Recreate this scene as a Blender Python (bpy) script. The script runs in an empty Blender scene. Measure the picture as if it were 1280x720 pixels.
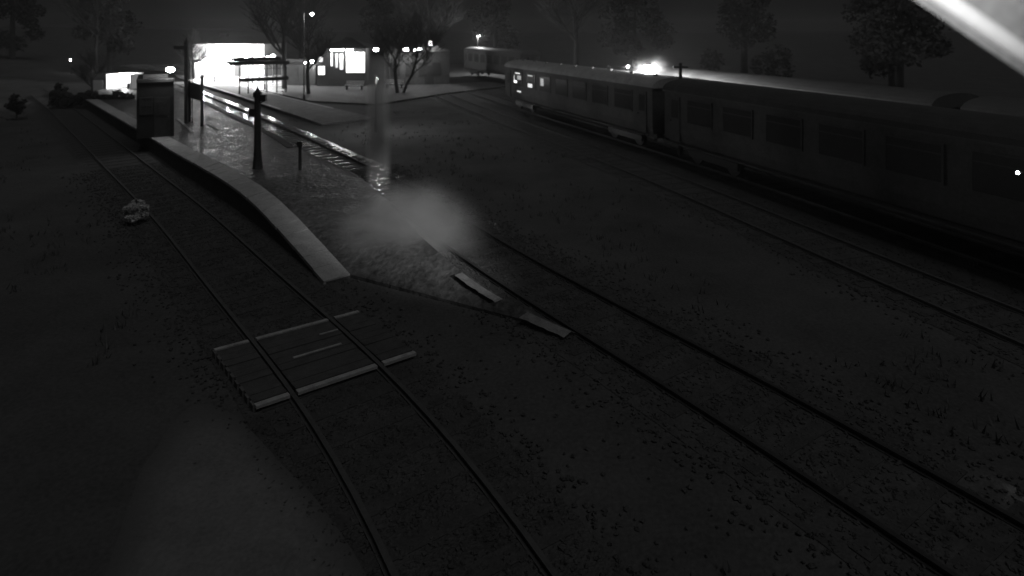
import bpy, bmesh, math, random
from mathutils import Vector, Matrix, noise
random.seed(7)
R = math.radians
scene = bpy.context.scene
col = scene.collection

# ------------------------------------------------------------------ camera
H = 6.0; FPX = 750.0; HOR = 40.0      # eye height, focal length and horizon row in photo pixels
cam_d = bpy.data.cameras.new("camera"); cam = bpy.data.objects.new("camera", cam_d); col.objects.link(cam)
cam.location = (0, 0, H); cam.rotation_euler = (R(90), 0, 0)
cam_d.sensor_width = 36.0; cam_d.lens = 36.0 * FPX / 1280.0
cam_d.shift_y = -(360 - HOR) / 1280
cam_d.clip_start = 0.05; cam_d.clip_end = 2000
scene.camera = cam
cam_d.dof.use_dof = True; cam_d.dof.focus_distance = 9.0; cam_d.dof.aperture_fstop = 0.75     # soft little CCTV lens

# ------------------------------------------------------------------ night sky and the soft light it gives
SUN_EL, SUN_AZ = R(62), R(140)      # azimuth clockwise from +Y: behind and right of the camera
world = bpy.data.worlds.new("World"); scene.world = world; world.use_nodes = True
nt = world.node_tree; nt.nodes.clear()
sky = nt.nodes.new('ShaderNodeTexSky'); sky.sky_type = 'NISHITA'; sky.sun_disc = False
sky.sun_elevation = SUN_EL; sky.sun_rotation = SUN_AZ
bw = nt.nodes.new('ShaderNodeRGBToBW'); bg = nt.nodes.new('ShaderNodeBackground'); bg.inputs[1].default_value = 0.0007
wo = nt.nodes.new('ShaderNodeOutputWorld')
nt.links.new(sky.outputs[0], bw.inputs[0]); nt.links.new(bw.outputs[0], bg.inputs[0]); nt.links.new(bg.outputs[0], wo.inputs[0])
sun_d = bpy.data.lights.new("sun", 'SUN'); sun_d.energy = 0.26; sun_d.angle = R(35); sun_d.color = (1, 1, 1)
sun = bpy.data.objects.new("sun", sun_d); col.objects.link(sun)
sdir = Vector((math.sin(SUN_AZ) * math.cos(SUN_EL), math.cos(SUN_AZ) * math.cos(SUN_EL), math.sin(SUN_EL)))
sun.rotation_euler = sdir.to_track_quat('Z', 'Y').to_euler(); sun.location = sdir * 50
scene.view_settings.view_transform = 'Standard'; scene.view_settings.look = 'None'
scene.view_settings.exposure = 0; scene.view_settings.gamma = 1; scene.view_settings.use_curve_mapping = False
scene.cycles.max_bounces = 6; scene.cycles.volume_bounces = 0; scene.cycles.sample_clamp_indirect = 3
scene.cycles.volume_step_rate = 1.0; scene.cycles.volume_max_steps = 128
scene.cycles.use_denoising = True

# ------------------------------------------------------------------ helpers
def P(u, v, z=0.0):
    """point at height z seen at photo pixel u,v (1280x720): used to survey the real layout"""
    d = Vector(((u - 640) / FPX, 1, -(v - HOR) / FPX)); return Vector((0, 0, H)) + d * ((z - H) / d.z)
def PD(u, v, t):
    """point at distance t ahead, along the photo pixel u,v"""
    return Vector((0, 0, H)) + Vector(((u - 640) / FPX, 1, -(v - HOR) / FPX)) * t
def G(x, y, z=0.0):
    """first survey (taken with a tilted eye) to site coordinates"""
    p = R(23.1); dz = z - H; f = y * math.cos(p) - dz * math.sin(p); upc = y * math.sin(p) + dz * math.cos(p)
    u = 640 + FPX * x / f; v = 360 - FPX * upc / f
    if v < HOR + 8: return Vector((x * .9, y * .9, z))
    return P(u, v, z)

def mat(name, c, rough=0.8, var=0.35, scale=3.0, bump=0.0, metal=0.0, spec=0.3, fine=None, detail=6, rvar=0.0):
    m = bpy.data.materials.new(name); m.use_nodes = True
    n = m.node_tree; b = n.nodes['Principled BSDF']
    b.inputs['Roughness'].default_value = rough; b.inputs['Metallic'].default_value = metal
    b.inputs['Specular IOR Level'].default_value = spec
    tc = n.nodes.new('ShaderNodeTexCoord')
    nz = n.nodes.new('ShaderNodeTexNoise'); nz.inputs['Scale'].default_value = scale; nz.inputs['Detail'].default_value = detail
    nz.inputs['Roughness'].default_value = 0.7
    n.links.new(tc.outputs['Object'], nz.inputs['Vector'])
    nf = n.nodes.new('ShaderNodeTexNoise'); nf.inputs['Scale'].default_value = fine or scale * 9; nf.inputs['Detail'].default_value = 3
    n.links.new(tc.outputs['Object'], nf.inputs['Vector'])
    mx = n.nodes.new('ShaderNodeMath'); mx.operation = 'ADD'
    h = n.nodes.new('ShaderNodeMath'); h.operation = 'MULTIPLY'; h.inputs[1].default_value = 0.6
    n.links.new(nf.outputs['Fac'], h.inputs[0]); n.links.new(nz.outputs['Fac'], mx.inputs[0]); n.links.new(h.outputs[0], mx.inputs[1])
    mr = n.nodes.new('ShaderNodeMapRange'); mr.inputs['From Min'].default_value = 0.5; mr.inputs['From Max'].default_value = 1.1
    mr.inputs['To Min'].default_value = c * (1 - var); mr.inputs['To Max'].default_value = c * (1 + var)
    n.links.new(mx.outputs[0], mr.inputs['Value'])
    n.links.new(mr.outputs[0], b.inputs['Base Color'])
    if rvar:
        r2 = n.nodes.new('ShaderNodeMapRange'); r2.inputs['From Min'].default_value = 0.4; r2.inputs['From Max'].default_value = 0.62
        r2.inputs['To Min'].default_value = max(0.05, rough - rvar); r2.inputs['To Max'].default_value = min(1, rough + rvar)
        n.links.new(nz.outputs['Fac'], r2.inputs['Value']); n.links.new(r2.outputs[0], b.inputs['Roughness'])
    if bump:
        bp = n.nodes.new('ShaderNodeBump'); bp.inputs['Strength'].default_value = bump; bp.inputs['Distance'].default_value = 0.05
        n.links.new(nf.outputs['Fac'], bp.inputs['Height']); n.links.new(bp.outputs[0], b.inputs['Normal'])
    return m
def emit(name, s):
    m = bpy.data.materials.new(name); m.use_nodes = True
    b = m.node_tree.nodes['Principled BSDF']
    b.inputs['Base Color'].default_value = (.8, .8, .8, 1); b.inputs['Emission Color'].default_value = (1, 1, 1, 1)
    b.inputs['Emission Strength'].default_value = s
    return m

M = dict(
    ground=mat('ground_mat', 0.088, 0.95, 0.4, 0.35, 0.6, fine=14, spec=0.05),
    ballast=mat('ballast_mat', 0.08, 0.8, 0.45, 1.2, 1.0, fine=22, spec=0.1, rvar=0.1),
    wetballast=mat('wet_ballast_mat', 0.085, 0.15, 0.5, 1.2, 0.06, fine=25, spec=0.5, rvar=0.08),
    asphalt=mat('asphalt_mat', 0.085, 0.55, 0.4, 0.8, 0.5, fine=16, spec=0.25, rvar=0.2),
    wetasphalt=mat('wet_asphalt_mat', 0.085, 0.6, 0.9, 1.3, 0.9, fine=7, spec=0.22, rvar=0.16, detail=10),
    paving=mat('paving_mat', 0.40, 0.8, 0.28, 2.5, 0.3, fine=20, spec=0.2),
    kerbwhite=mat('worn_white_paint', 0.36, 0.7, 0.5, 6, 0.2),
    white=mat('white_paint', 0.7, 0.6, 0.15, 2),
    timber=mat('dark_timber', 0.05, 0.7, 0.4, 4, 0.3),
    faint=mat('faint_white_paint', 0.2, 0.85, 0.55, 5, 0.2),
    plank=mat('crossing_timber', 0.07, 0.8, 0.5, 5, 0.4),
    brick=mat('brick_mat', 0.09, 0.9, 0.3, 3, 0.3),
    slate=mat('slate_mat', 0.06, 0.6, 0.3, 3, 0.3),
    pale=mat('pale_render', 0.75, 0.8, 0.1, 1),
    steel=mat('rail_steel', 0.2, 0.25, 0.3, 5, metal=0.7, spec=0.5),
    rust=mat('rusty_steel', 0.085, 0.95, 0.3, 5),
    iron=mat('painted_iron', 0.035, 0.5, 0.3, 3),
    sleeper=mat('sleeper_mat', 0.07, 0.9, 0.4, 3, 0.3, spec=.1),
    darkrail=mat('wet_dark_rail', 0.05, 0.7, 0.3, 5, spec=.1), coach=mat('coach_paint', 0.085, 0.7, 0.3, 1.5, spec=0.12),
    roof_dim=mat('dim_roof_mat', 0.05, 0.8, 0.35, 2.0, 0.2), roof=mat('lit_roof_mat', 0.34, 0.7, 0.35, 2.0, 0.2),  # one roof in two tones: fading light along the train put into colour
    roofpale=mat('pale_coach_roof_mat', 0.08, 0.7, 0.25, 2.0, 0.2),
    glass=mat('dark_glass', 0.06, 0.15, 0.1, 1, spec=0.06),
    bark=mat('bark_mat', 0.045, 0.9, 0.3, 6, 0.3),
    leaf=mat('evergreen_leaf', 0.04, 0.8, 0.5, 1.5),
    bushleaf=mat('pale_bush_leaf', 0.6, 0.8, 0.35, 3),
    grass=mat('grass_mat', 0.11, 0.9, 0.4, 2),
    curtain=mat('pale_cloth', 0.6, 0.9, 0.2, 4),
    soffit=mat('soffit_mat', 0.25, 0.7, 0.35, 2.2, 0.1, fine=30),
    barge=mat('barge_paint', 0.82, 0.5, 0.06, 3),
    bulb=emit('lit_bulb', 60), pane=emit('lit_pane', 2.2), panedim=emit('dim_pane', 0.25), panemid=emit('half_lit_pane', 0.8),
)

class MB:
    def __init__(s): s.bm = bmesh.new()
    def box(s, c, size, yaw=0.0, rot=None):
        mx = Matrix.Translation(Vector(c)) @ (rot if rot is not None else Matrix.Rotation(yaw, 4, 'Z')) @ Matrix.Diagonal((*size, 1))
        bmesh.ops.create_cube(s.bm, size=1, matrix=mx); return s
    def bar(s, a, b, w, h=None):
        a = Vector(a); b = Vector(b); d = b - a
        q = d.to_track_quat('X', 'Z').to_matrix().to_4x4()
        return s.box((a + b) / 2, (d.length, w, h or w), rot=q)
    def tube(s, a, b, r0, r1=None, seg=10, caps=True):
        a = Vector(a); b = Vector(b); d = b - a
        if not caps:
            x = d.orthogonal().normalized(); y = d.normalized().cross(x); r1 = r0 if r1 is None else r1
            cs = [(math.cos(2 * math.pi * k / seg), math.sin(2 * math.pi * k / seg)) for k in range(seg)]
            A_ = [s.bm.verts.new(a + (x * c_ + y * t_) * r0) for c_, t_ in cs]; B_ = [s.bm.verts.new(b + (x * c_ + y * t_) * r1) for c_, t_ in cs]
            for k in range(seg): s.bm.faces.new((A_[k], A_[(k + 1) % seg], B_[(k + 1) % seg], B_[k]))
            return s
        mx = Matrix.Translation((a + b) / 2) @ d.to_track_quat('Z', 'Y').to_matrix().to_4x4()
        bmesh.ops.create_cone(s.bm, segments=seg, radius1=r0, radius2=r0 if r1 is None else r1, depth=d.length, cap_ends=caps, matrix=mx); return s
    def ball(s, c, r, sub=2, sc=(1, 1, 1)):
        bmesh.ops.create_icosphere(s.bm, subdivisions=sub, radius=r, matrix=Matrix.Translation(Vector(c)) @ Matrix.Diagonal((*sc, 1))); return s
    def poly(s, pts):
        vs = [s.bm.verts.new(p) for p in pts]; s.bm.faces.new(vs); return s
    def prism(s, pts, th):
        """slab: top outline (3D points) and a copy lowered by th"""
        top = [s.bm.verts.new(p) for p in pts]; bot = [s.bm.verts.new(Vector(p) - Vector((0, 0, th))) for p in pts]
        s.bm.faces.new(top); s.bm.faces.new(bot[::-1]); n = len(pts)
        for i in range(n): s.bm.faces.new((top[i], bot[i], bot[(i + 1) % n], top[(i + 1) % n]))
        return s
    def strip(s, L, Rr, th=0.0):
        """quad strip between two polylines, with optional thickness"""
        n = len(L)
        l = [s.bm.verts.new(p) for p in L]; r = [s.bm.verts.new(p) for p in Rr]
        for i in range(n - 1): s.bm.faces.new((l[i], r[i], r[i + 1], l[i + 1]))
        if th:
            dz = Vector((0, 0, th))
            lb = [s.bm.verts.new(Vector(p) - dz) for p in L]; rb = [s.bm.verts.new(Vector(p) - dz) for p in Rr]
            for i in range(n - 1):
                s.bm.faces.new((l[i], l[i + 1], lb[i + 1], lb[i])); s.bm.faces.new((r[i + 1], r[i], rb[i], rb[i + 1]))
                s.bm.faces.new((lb[i], lb[i + 1], rb[i + 1], rb[i]))
            s.bm.faces.new((l[0], lb[0], rb[0], r[0])); s.bm.faces.new((l[-1], r[-1], rb[-1], lb[-1]))
        return s
    def build(s, name, m, parent=None, smooth=False, bevel=0.0):
        bmesh.ops.recalc_face_normals(s.bm, faces=s.bm.faces[:])
        if bevel: bmesh.ops.bevel(s.bm, geom=s.bm.edges[:], offset=bevel, segments=2, affect='EDGES', clamp_overlap=True)
        me = bpy.data.meshes.new(name); s.bm.to_mesh(me); s.bm.free()
        if smooth: me.polygons.foreach_set('use_smooth', [True] * len(me.polygons))
        me.materials.append(m)
        o = bpy.data.objects.new(name, me); col.objects.link(o)
        if parent is not None: o.parent = parent
        return o

def tag(o, label=None, cat=None, group=None, kind=None):
    if label: o['label'] = label
    if cat: o['category'] = cat
    if group: o['group'] = group
    if kind: o['kind'] = kind
    return o
def empty(name, loc, yaw=0, label=None, cat=None, group=None):
    o = bpy.data.objects.new(name, None); col.objects.link(o); o.location = loc; o.rotation_euler = (0, 0, yaw)
    o.empty_display_size = 0.3
    return tag(o, label, cat, group)
def copy_tree(o, parent=None):
    c = o.copy(); col.objects.link(c); c.parent = parent
    for ch in list(o.children): copy_tree(ch, c)
    return c
def plight(name, loc, e, r=0.15, parent=None, spot=None, target=None):
    d = bpy.data.lights.new(name, 'SPOT' if spot else 'POINT'); d.energy = e; d.shadow_soft_size = r
    o = bpy.data.objects.new(name, d); col.objects.link(o); o.location = loc
    if spot:
        d.spot_size = R(spot); d.spot_blend = 1.0 if spot < 20 else 0.6
        o.rotation_euler = (Vector(loc) - Vector(target)).to_track_quat('Z', 'Y').to_euler()
    if parent is not None: o.parent = parent
    return o
def smooth_line(pts, n=8):
    pts = [Vector(p) for p in pts]; out = []
    for i in range(len(pts) - 1):
        p0 = pts[max(i - 1, 0)]; p1 = pts[i]; p2 = pts[i + 1]; p3 = pts[min(i + 2, len(pts) - 1)]
        for k in range(n):
            t = k / n
            out.append(0.5 * ((2 * p1) + (p2 - p0) * t + (2 * p0 - 5 * p1 + 4 * p2 - p3) * t * t + (-p0 + 3 * p1 - 3 * p2 + p3) * t ** 3))
    out.append(pts[-1]); return out
def offset(line, d):
    out = []
    for i, p in enumerate(line):
        a = line[max(i - 1, 0)]; b = line[min(i + 1, len(line) - 1)]
        t = (b - a); t.z = 0; t.normalize(); out.append(p + Vector((t.y, -t.x, 0)) * d)      # positive = right of travel
    return out
def resample(line, step):
    out = [line[0]]; acc = 0
    for a, b in zip(line, line[1:]):
        L = (b - a).length
        while acc + L >= step:
            a = a + (b - a) * ((step - acc) / L); out.append(a.copy()); L = (b - a).length; acc = 0
            if L < 1e-6: break
        acc += L
    return out
def relax(line, step=.8, n=12):
    q = resample(line, step)
    for _ in range(n): q = [q[0]] + [(q[i - 1] + q[i] * 2 + q[i + 1]) / 4 for i in range(1, len(q) - 1)] + [q[-1]]
    return q
def zset(line, z): return [Vector((p.x, p.y, z)) for p in line]

def vol(name, dens, albedo, ns=1.2, lo=.38, kind='sphere'):
    m = bpy.data.materials.new(name); m.use_nodes = True; n = m.node_tree; n.nodes.clear()
    out = n.nodes.new('ShaderNodeOutputMaterial'); pv = n.nodes.new('ShaderNodeVolumePrincipled')
    pv.inputs['Color'].default_value = (albedo,) * 3 + (1,); pv.inputs['Anisotropy'].default_value = 0
    tc = n.nodes.new('ShaderNodeTexCoord'); 
    if kind == 'sphere': ln = n.nodes.new('ShaderNodeVectorMath'); ln.operation = 'LENGTH'; n.links.new(tc.outputs['Object'], ln.inputs[0]); src = ln.outputs['Value']
    else:
        sp = n.nodes.new('ShaderNodeVectorMath'); sp.operation = 'MULTIPLY'; sp.inputs[1].default_value = (1, 1, 0); n.links.new(tc.outputs['Object'], sp.inputs[0])
        ln = n.nodes.new('ShaderNodeVectorMath'); ln.operation = 'LENGTH'; n.links.new(sp.outputs[0], ln.inputs[0]); src = ln.outputs['Value']
    fall = n.nodes.new('ShaderNodeMapRange'); fall.interpolation_type = 'SMOOTHSTEP'
    fall.inputs['From Min'].default_value = 1.0; fall.inputs['From Max'].default_value = .1; n.links.new(src, fall.inputs['Value'])
    nz = n.nodes.new('ShaderNodeTexNoise'); nz.inputs['Scale'].default_value = ns; nz.inputs['Detail'].default_value = 3; n.links.new(tc.outputs['Object'], nz.inputs['Vector'])
    mr = n.nodes.new('ShaderNodeMapRange'); mr.inputs['From Min'].default_value = lo; mr.inputs['From Max'].default_value = .65; n.links.new(nz.outputs['Fac'], mr.inputs['Value'])
    mu = n.nodes.new('ShaderNodeMath'); mu.operation = 'MULTIPLY'; n.links.new(fall.outputs[0], mu.inputs[0]); n.links.new(mr.outputs[0], mu.inputs[1])
    if kind != 'sphere':
        sz = n.nodes.new('ShaderNodeSeparateXYZ'); n.links.new(tc.outputs['Object'], sz.inputs[0]); ab = n.nodes.new('ShaderNodeMath'); ab.operation = 'ABSOLUTE'; n.links.new(sz.outputs['Z'], ab.inputs[0])
        zf = n.nodes.new('ShaderNodeMapRange'); zf.inputs['From Min'].default_value = 1; zf.inputs['From Max'].default_value = .65; n.links.new(ab.outputs[0], zf.inputs['Value'])
        mz = n.nodes.new('ShaderNodeMath'); mz.operation = 'MULTIPLY'; n.links.new(mu.outputs[0], mz.inputs[0]); n.links.new(zf.outputs[0], mz.inputs[1]); mu = mz
    else:
        sq = n.nodes.new('ShaderNodeMath'); sq.operation = 'MULTIPLY'; n.links.new(mu.outputs[0], sq.inputs[0]); n.links.new(fall.outputs[0], sq.inputs[1]); mu = sq
    m2 = n.nodes.new('ShaderNodeMath'); m2.operation = 'MULTIPLY'; m2.inputs[1].default_value = dens; n.links.new(mu.outputs[0], m2.inputs[0])
    n.links.new(m2.outputs[0], pv.inputs['Density']); n.links.new(pv.outputs[0], out.inputs['Volume'])
    return m

# ------------------------------------------------------------------ ground
g = MB(); N = 60
def gz(x, y):
    # gentle bank rising left and behind the station
    a = max(0.0, (y - 105) / 80); b = max(0.0, (-x - 20 - 0.45 * y) / 30)
    return min(6, a * 3) + min(5, b * 3) - 0.006
xs = [-600, -300, -150, -100] + [-80 + 4 * i for i in range(41)] + [100, 150, 300, 600]
ys = [-300, -100, -40, -20] + [-12 + 4 * i for i in range(50)] + [220, 300, 450, 700, 1200]
vv = [[g.bm.verts.new((x, y, gz(x, y))) for x in xs] for y in ys]
for j in range(len(ys) - 1):
    for i in range(len(xs) - 1): g.bm.faces.new((vv[j][i], vv[j][i + 1], vv[j + 1][i + 1], vv[j + 1][i]))
tag(g.build('ground', M['ground'], smooth=True), 'dark uneven grass and cinder ground of the station yard', kind='structure')

# ------------------------------------------------------------------ layout lines (from near to far)
edgeR = smooth_line([P(725, 418, .06), P(625, 375, .22), P(535, 305, .56), P(450, 220, .75), P(375, 187, .75), P(350, 171, .75), P(318, 155, .75), P(256, 126, .75), P(212, 107, .75), P(190, 98, .75)])
edgeL = smooth_line([P(405, 352, .08), P(300, 240, .72), P(215, 189, .75), P(185, 170, .75), P(100, 120, .75)])
edgeLi = smooth_line([P(438, 343, .08), P(330, 235, .72), P(236, 184, .75), P(200, 165, .75), P(108, 116, .75)])
edgeR = relax(edgeR, .6, 6)
tl_ = [Vector((p.x, p.y, 0)) for p in offset(edgeL, -1.5)]
trackL = relax(smooth_line([(1.0, 4.0, 0), G(-.9, 6.5), G(-4.05, 10.75)] + tl_[2::6] + [tl_[-1] + Vector((-14, 15, 0))]), .8, 30)
trackM = [Vector((p.x, p.y, 0)) for p in offset(edgeR, 1.5)]
trackM = smooth_line([(6.6, 5.0, 0), (4.4, 8.8, 0)] + trackM[8::8] + [trackM[-1]])
trackM = relax(trackM, .8, 30)
def side(u, v): return P(u, v, 3.27)          # gutter line of the train
_a, _b, _c = side(627, 83), side(850, 116), side(1250, 181)
_d = (_b - _a).normalized(); _e = (_c - _b).normalized()
_off = Vector((-_d.y, _d.x, 0)) * 1.43
if _off.x < 0: _off = -_off
trackT = smooth_line([zz + _off for zz in (_c + _e * 30, _c + _e * 14, _c, _b, _a, _a - _d * 22, _a - _d * 45 + Vector((-5, 0, 0)))])
for p_ in trackT: p_.z = 0
trackR2 = offset(trackT, -3.7)
trackT2 = offset(trackT, 4.9)
TR = dict(L=trackL, M=trackM, T=trackT, R2=trackR2, T2=trackT2)

def track(line, label, wet=False):
    line = zset(line, 0)
    b = MB(); b.strip(zset(offset(line, -1.5), .004), zset(offset(line, 1.5), .004)); 
    tag(b.build('ballast_bed', M['wetballast' if wet else 'ballast']), 'ballast of ' + label, kind='structure')
    sl = MB()
    q = resample(line, .75)
    for i, p in enumerate(q):
        a = q[max(i - 1, 0)]; c = q[min(i + 1, len(q) - 1)]
        if p.y > 75: break
        yaw = math.atan2((c - a).y, (c - a).x) + math.pi / 2
        sl.box((p.x, p.y, -.014 + random.uniform(0, .004)), (2.5 + random.uniform(-.12, .12), .25, .06), yaw + random.uniform(-.02, .02))
    root = empty('railway_track', line[0], 0, label, 'railway track', 'railway tracks of the yard'); root['kind'] = 'structure'
    so = sl.build('sleepers', M['sleeper'], root); so.location = -Vector(line[0])
    for s in (-1, 1):
        ln = offset(line, s * .7525); r = MB()
        r.strip(zset(offset(ln, -.035), .1), zset(offset(ln, .035), .1), .03)
        r.strip(zset(offset(ln, -.012), .07), zset(offset(ln, .012), .07), .04)
        ro = r.build('rail', M['darkrail' if wet else 'rust'], root); ro.location = -Vector(line[0])
        f = MB(); f.strip(zset(offset(ln, -.07), .03), zset(offset(ln, .07), .03), .02)
        fo = f.build('rail_foot', M['darkrail' if wet else 'rust'], root); fo.location = -Vector(line[0])
track(trackL, 'track along the left of the curved platform, passing under the foot crossing')
track(trackM, 'track along the right of the dark platform, shining where lamps reflect', True)
track(trackR2, 'empty track next to the long train')
track(trackT, 'track under the long train of coaches')
track(trackT2, 'siding behind the long train')

# ------------------------------------------------------------------ near platform
def rs(line, n):
    # resample to n points by arc length
    d = [0]
    for a, b in zip(line, line[1:]): d.append(d[-1] + (b - a).length)
    out = []
    for k in range(n):
        t = d[-1] * k / (n - 1); i = 0
        while i < len(d) - 2 and d[i + 1] < t: i += 1
        f = (t - d[i]) / max(d[i + 1] - d[i], 1e-9); out.append(line[i].lerp(line[i + 1], min(max(f, 0), 1)))
    return out
A, B = rs(edgeLi, 40), rs(edgeR, 40)
pl = MB(); pl.strip(A, B, 1.0)
tag(pl.build('platform', M['wetasphalt']), 'dark wet asphalt platform that ramps down towards the foot crossing', kind='structure')
pe = MB(); l1 = rs(edgeL, 40); l2 = [p.copy() for p in A]
ns = int(sum((a - b).length for a, b in zip(l1, l1[1:])) / .7); s1_, s2_ = rs(l1, ns), rs(l2, ns)
for a_, b_, c_, d_ in zip(s1_, s2_, s1_[1:], s2_[1:]):
    k = .012 / max((a_ - c_).length, .1); up = Vector((0, 0, .004 + random.uniform(0, .008))); o_ = Vector((random.uniform(-.012, .012), 0, 0))
    pe.prism([a_.lerp(c_, k) + up + o_, b_.lerp(d_, k) + up, b_.lerp(d_, 1 - k) + up, a_.lerp(c_, 1 - k) + up + o_], .09)
tag(pe.build('platform_edge', M['paving']), 'pale paved edge of the near platform curving up to the dark building', kind='structure')
pw = MB(); pw.strip([p - Vector((0, 0, .03)) for p in offset(l1, .06)], [p - Vector((0, 0, .03)) for p in l2], .9)
tag(pw.build('platform_wall', M['brick']), 'dark brick face under the pale platform edge', kind='structure')
# worn white edge line on the right
def painted(u0v0, u1v1, z0, z1, w, name='platform_line'):
    a = P(*u0v0, z0) + Vector((0, 0, .012)); b = P(*u1v1, z1) + Vector((0, 0, .012))
    d = (b - a); d.z = 0; d.normalize(); nrm = Vector((d.y, -d.x, 0)) * w / 2
    m = MB(); n = 7; L = []; Rr = []
    for i in range(n):
        p = a.lerp(b, i / (n - 1)); k = 1 + random.uniform(-.25, .25); L.append(p - nrm * k); Rr.append(p + nrm * k)
    m.strip(L, Rr, .004)
    return m.build(name, M['kerbwhite'])
def row(p): return HOR + FPX * (H - p.z) / p.y
def edge_paint(v0, v1, w, label):
    """worn painted band on the platform edge between two distances down the picture"""
    ln = [p for p in rs(edgeR, 400) if v1 <= row(p) <= v0]; ln = rs(ln, 12); wl = MB(); jl = [random.uniform(.92, 1.08) for _ in ln]
    o0_ = offset(ln, -.03); o1 = offset(ln, -1.0)
    L = [p.lerp(q_, w * k) + Vector((0, 0, .01)) for p, q_, k in zip(o0_, o1, jl)]; Q = [p + Vector((0, 0, .01)) for p in o0_]
    wl.strip(L, Q, .006); tag(wl.build('platform_line', M['faint']), label, kind='structure')
edge_paint(416, 389, .3, 'worn white line on the platform end nearest the camera')
edge_paint(374, 340, .22, 'worn white line on the platform edge below the pale blur')
edge_paint(221, 190, .09, 'thin white line on the platform edge above the pale blur')
cp_ = [p for p in rs(edgeR, 200) if row(p) < 184]; co = MB()
co.strip([p + Vector((0, 0, .02)) for p in offset(cp_, -.38)], [p + Vector((0, 0, .02)) for p in offset(cp_, -.02)], .018)
tag(co.build('platform_coping', M['darkrail']), 'dark coping along the lit far part of the near platform edge', kind='structure')
for a, b, lb in (((222, 149), (241, 165), 'short white line on the platform near the lamp post foot'), ((257, 154), (272, 161), 'short white line on the platform below the nameboard')):
    tag(painted(a, b, .75, .75, .12), lb, kind='structure')

# pale ground patch, blending into the ground colour at its edge
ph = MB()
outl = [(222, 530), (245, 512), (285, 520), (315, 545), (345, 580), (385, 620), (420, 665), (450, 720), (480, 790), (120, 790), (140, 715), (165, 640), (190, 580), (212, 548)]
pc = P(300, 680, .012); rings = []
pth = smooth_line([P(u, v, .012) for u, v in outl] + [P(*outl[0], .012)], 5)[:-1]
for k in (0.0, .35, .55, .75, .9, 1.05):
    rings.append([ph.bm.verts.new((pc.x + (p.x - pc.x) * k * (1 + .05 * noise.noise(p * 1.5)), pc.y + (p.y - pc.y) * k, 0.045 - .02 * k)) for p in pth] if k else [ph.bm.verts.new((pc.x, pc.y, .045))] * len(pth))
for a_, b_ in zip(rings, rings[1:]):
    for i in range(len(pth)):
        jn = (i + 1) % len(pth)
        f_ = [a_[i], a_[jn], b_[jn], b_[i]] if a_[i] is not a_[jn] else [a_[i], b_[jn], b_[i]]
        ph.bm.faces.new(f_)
PM = mat('pale_patch_mat', 0.16, 0.9, 0.35, .8, 0.4, fine=18)
n_ = PM.node_tree; at_ = n_.nodes.new('ShaderNodeAttribute'); at_.attribute_name = 'edge_fade'; mx_ = n_.nodes.new('ShaderNodeMix'); mx_.data_type = 'FLOAT'
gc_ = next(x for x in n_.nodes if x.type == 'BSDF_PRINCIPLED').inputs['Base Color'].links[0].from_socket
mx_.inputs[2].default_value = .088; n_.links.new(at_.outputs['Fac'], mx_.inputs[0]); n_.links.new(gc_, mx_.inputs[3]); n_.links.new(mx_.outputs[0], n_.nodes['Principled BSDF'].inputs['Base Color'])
po = ph.build('pale_patch', PM)
wa = po.data.attributes.new('edge_fade', 'FLOAT', 'POINT'); nr = len(pth)
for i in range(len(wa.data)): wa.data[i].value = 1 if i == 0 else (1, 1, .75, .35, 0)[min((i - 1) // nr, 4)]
tag(po, 'slightly paler soft edged ground patch reaching up to the foot crossing', kind='structure')

# ------------------------------------------------------------------ foot crossing
cz = .11
c = [P(267, 436, cz), P(320, 508, cz), P(520, 441, cz), P(447, 388, cz)]   # far-left, near-left, near-right, far-right
cr = empty('foot_crossing', sum(c, Vector()) / 4 - Vector((0, 0, cz)), 0, 'timber foot crossing laid over the rails with white painted edges', 'foot crossing')
o0 = Vector(cr.location)
def q(s, t):   # s across the rails 0..1, t from far 0 to near 1
    return (c[0].lerp(c[3], s)).lerp(c[1].lerp(c[2], s), t)
gaps = []
tl = trackL
def rail_s(t, off):
    pts = rs(offset(zset(trackL, cz), off)[2:26], 200); best = None
    for i in range(101):
        p = q(i / 100, t); d = min((a - p).length for a in pts)
        if best is None or d < best[0]: best = (d, i / 100)
    return best[1]
r0 = [(rail_s(t, -.7525), rail_s(t, .7525)) for t in (0, 1)]
def boards(t0, t1, m, name, zt=0.0, gapw=.05, s_lo=0., s_hi=1.):
    cuts = []
    segs = []
    e = [(s_lo, s_lo)]
    tm = (t0 + t1) / 2
    for k in sorted((0, 1), key=lambda k: r0[0][k]):
        s0 = r0[0][k] * (1 - tm) + r0[1][k] * tm
        if s0 - gapw / 2 > s_lo and s0 + gapw / 2 < s_hi: segs.append(s0)
    segs = sorted(segs)
    bounds = [s_lo] + [x for s in segs for x in (s - gapw / 2, s + gapw / 2)] + [s_hi]
    mb = MB()
    for i in range(0, len(bounds), 2):
        a, b = bounds[i], bounds[i + 1]
        up = Vector((0, 0, zt))
        mb.prism([q(a, t0) + up - o0, q(b, t0) + up - o0, q(b, t1) + up - o0, q(a, t1) + up - o0], .05)
    return mb.build(name, m, cr)
nb = 9
for k in range(nb):
    t0 = .05 + .9 * k / nb; t1 = .05 + .9 * (k + 1) / nb - .007
    boards(t0, t1, M['plank'], 'plank', random.uniform(-.008, .004))
boards(.0, .038, M['kerbwhite'], 'edge_board', .006)
boards(.96, 1.005, M['kerbwhite'], 'edge_board', .006, .045)
boards(.5, .522, M['kerbwhite'], 'painted_strip', .012, .05, .36, .68)
boards(.25, .268, M['kerbwhite'], 'painted_strip', .012, .05, .62, .75)
mb = MB()
for k in range(9):
    t0 = k / 9 + .02; mb.prism([q(-.012, t0) - o0, q(.004, t0) - o0, q(.004, t0 + .07) - o0, q(-.012, t0 + .07) - o0], .12)
mb.build('end_board', mat('faded_paint', .12, .8, .4, 6), cr)

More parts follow.
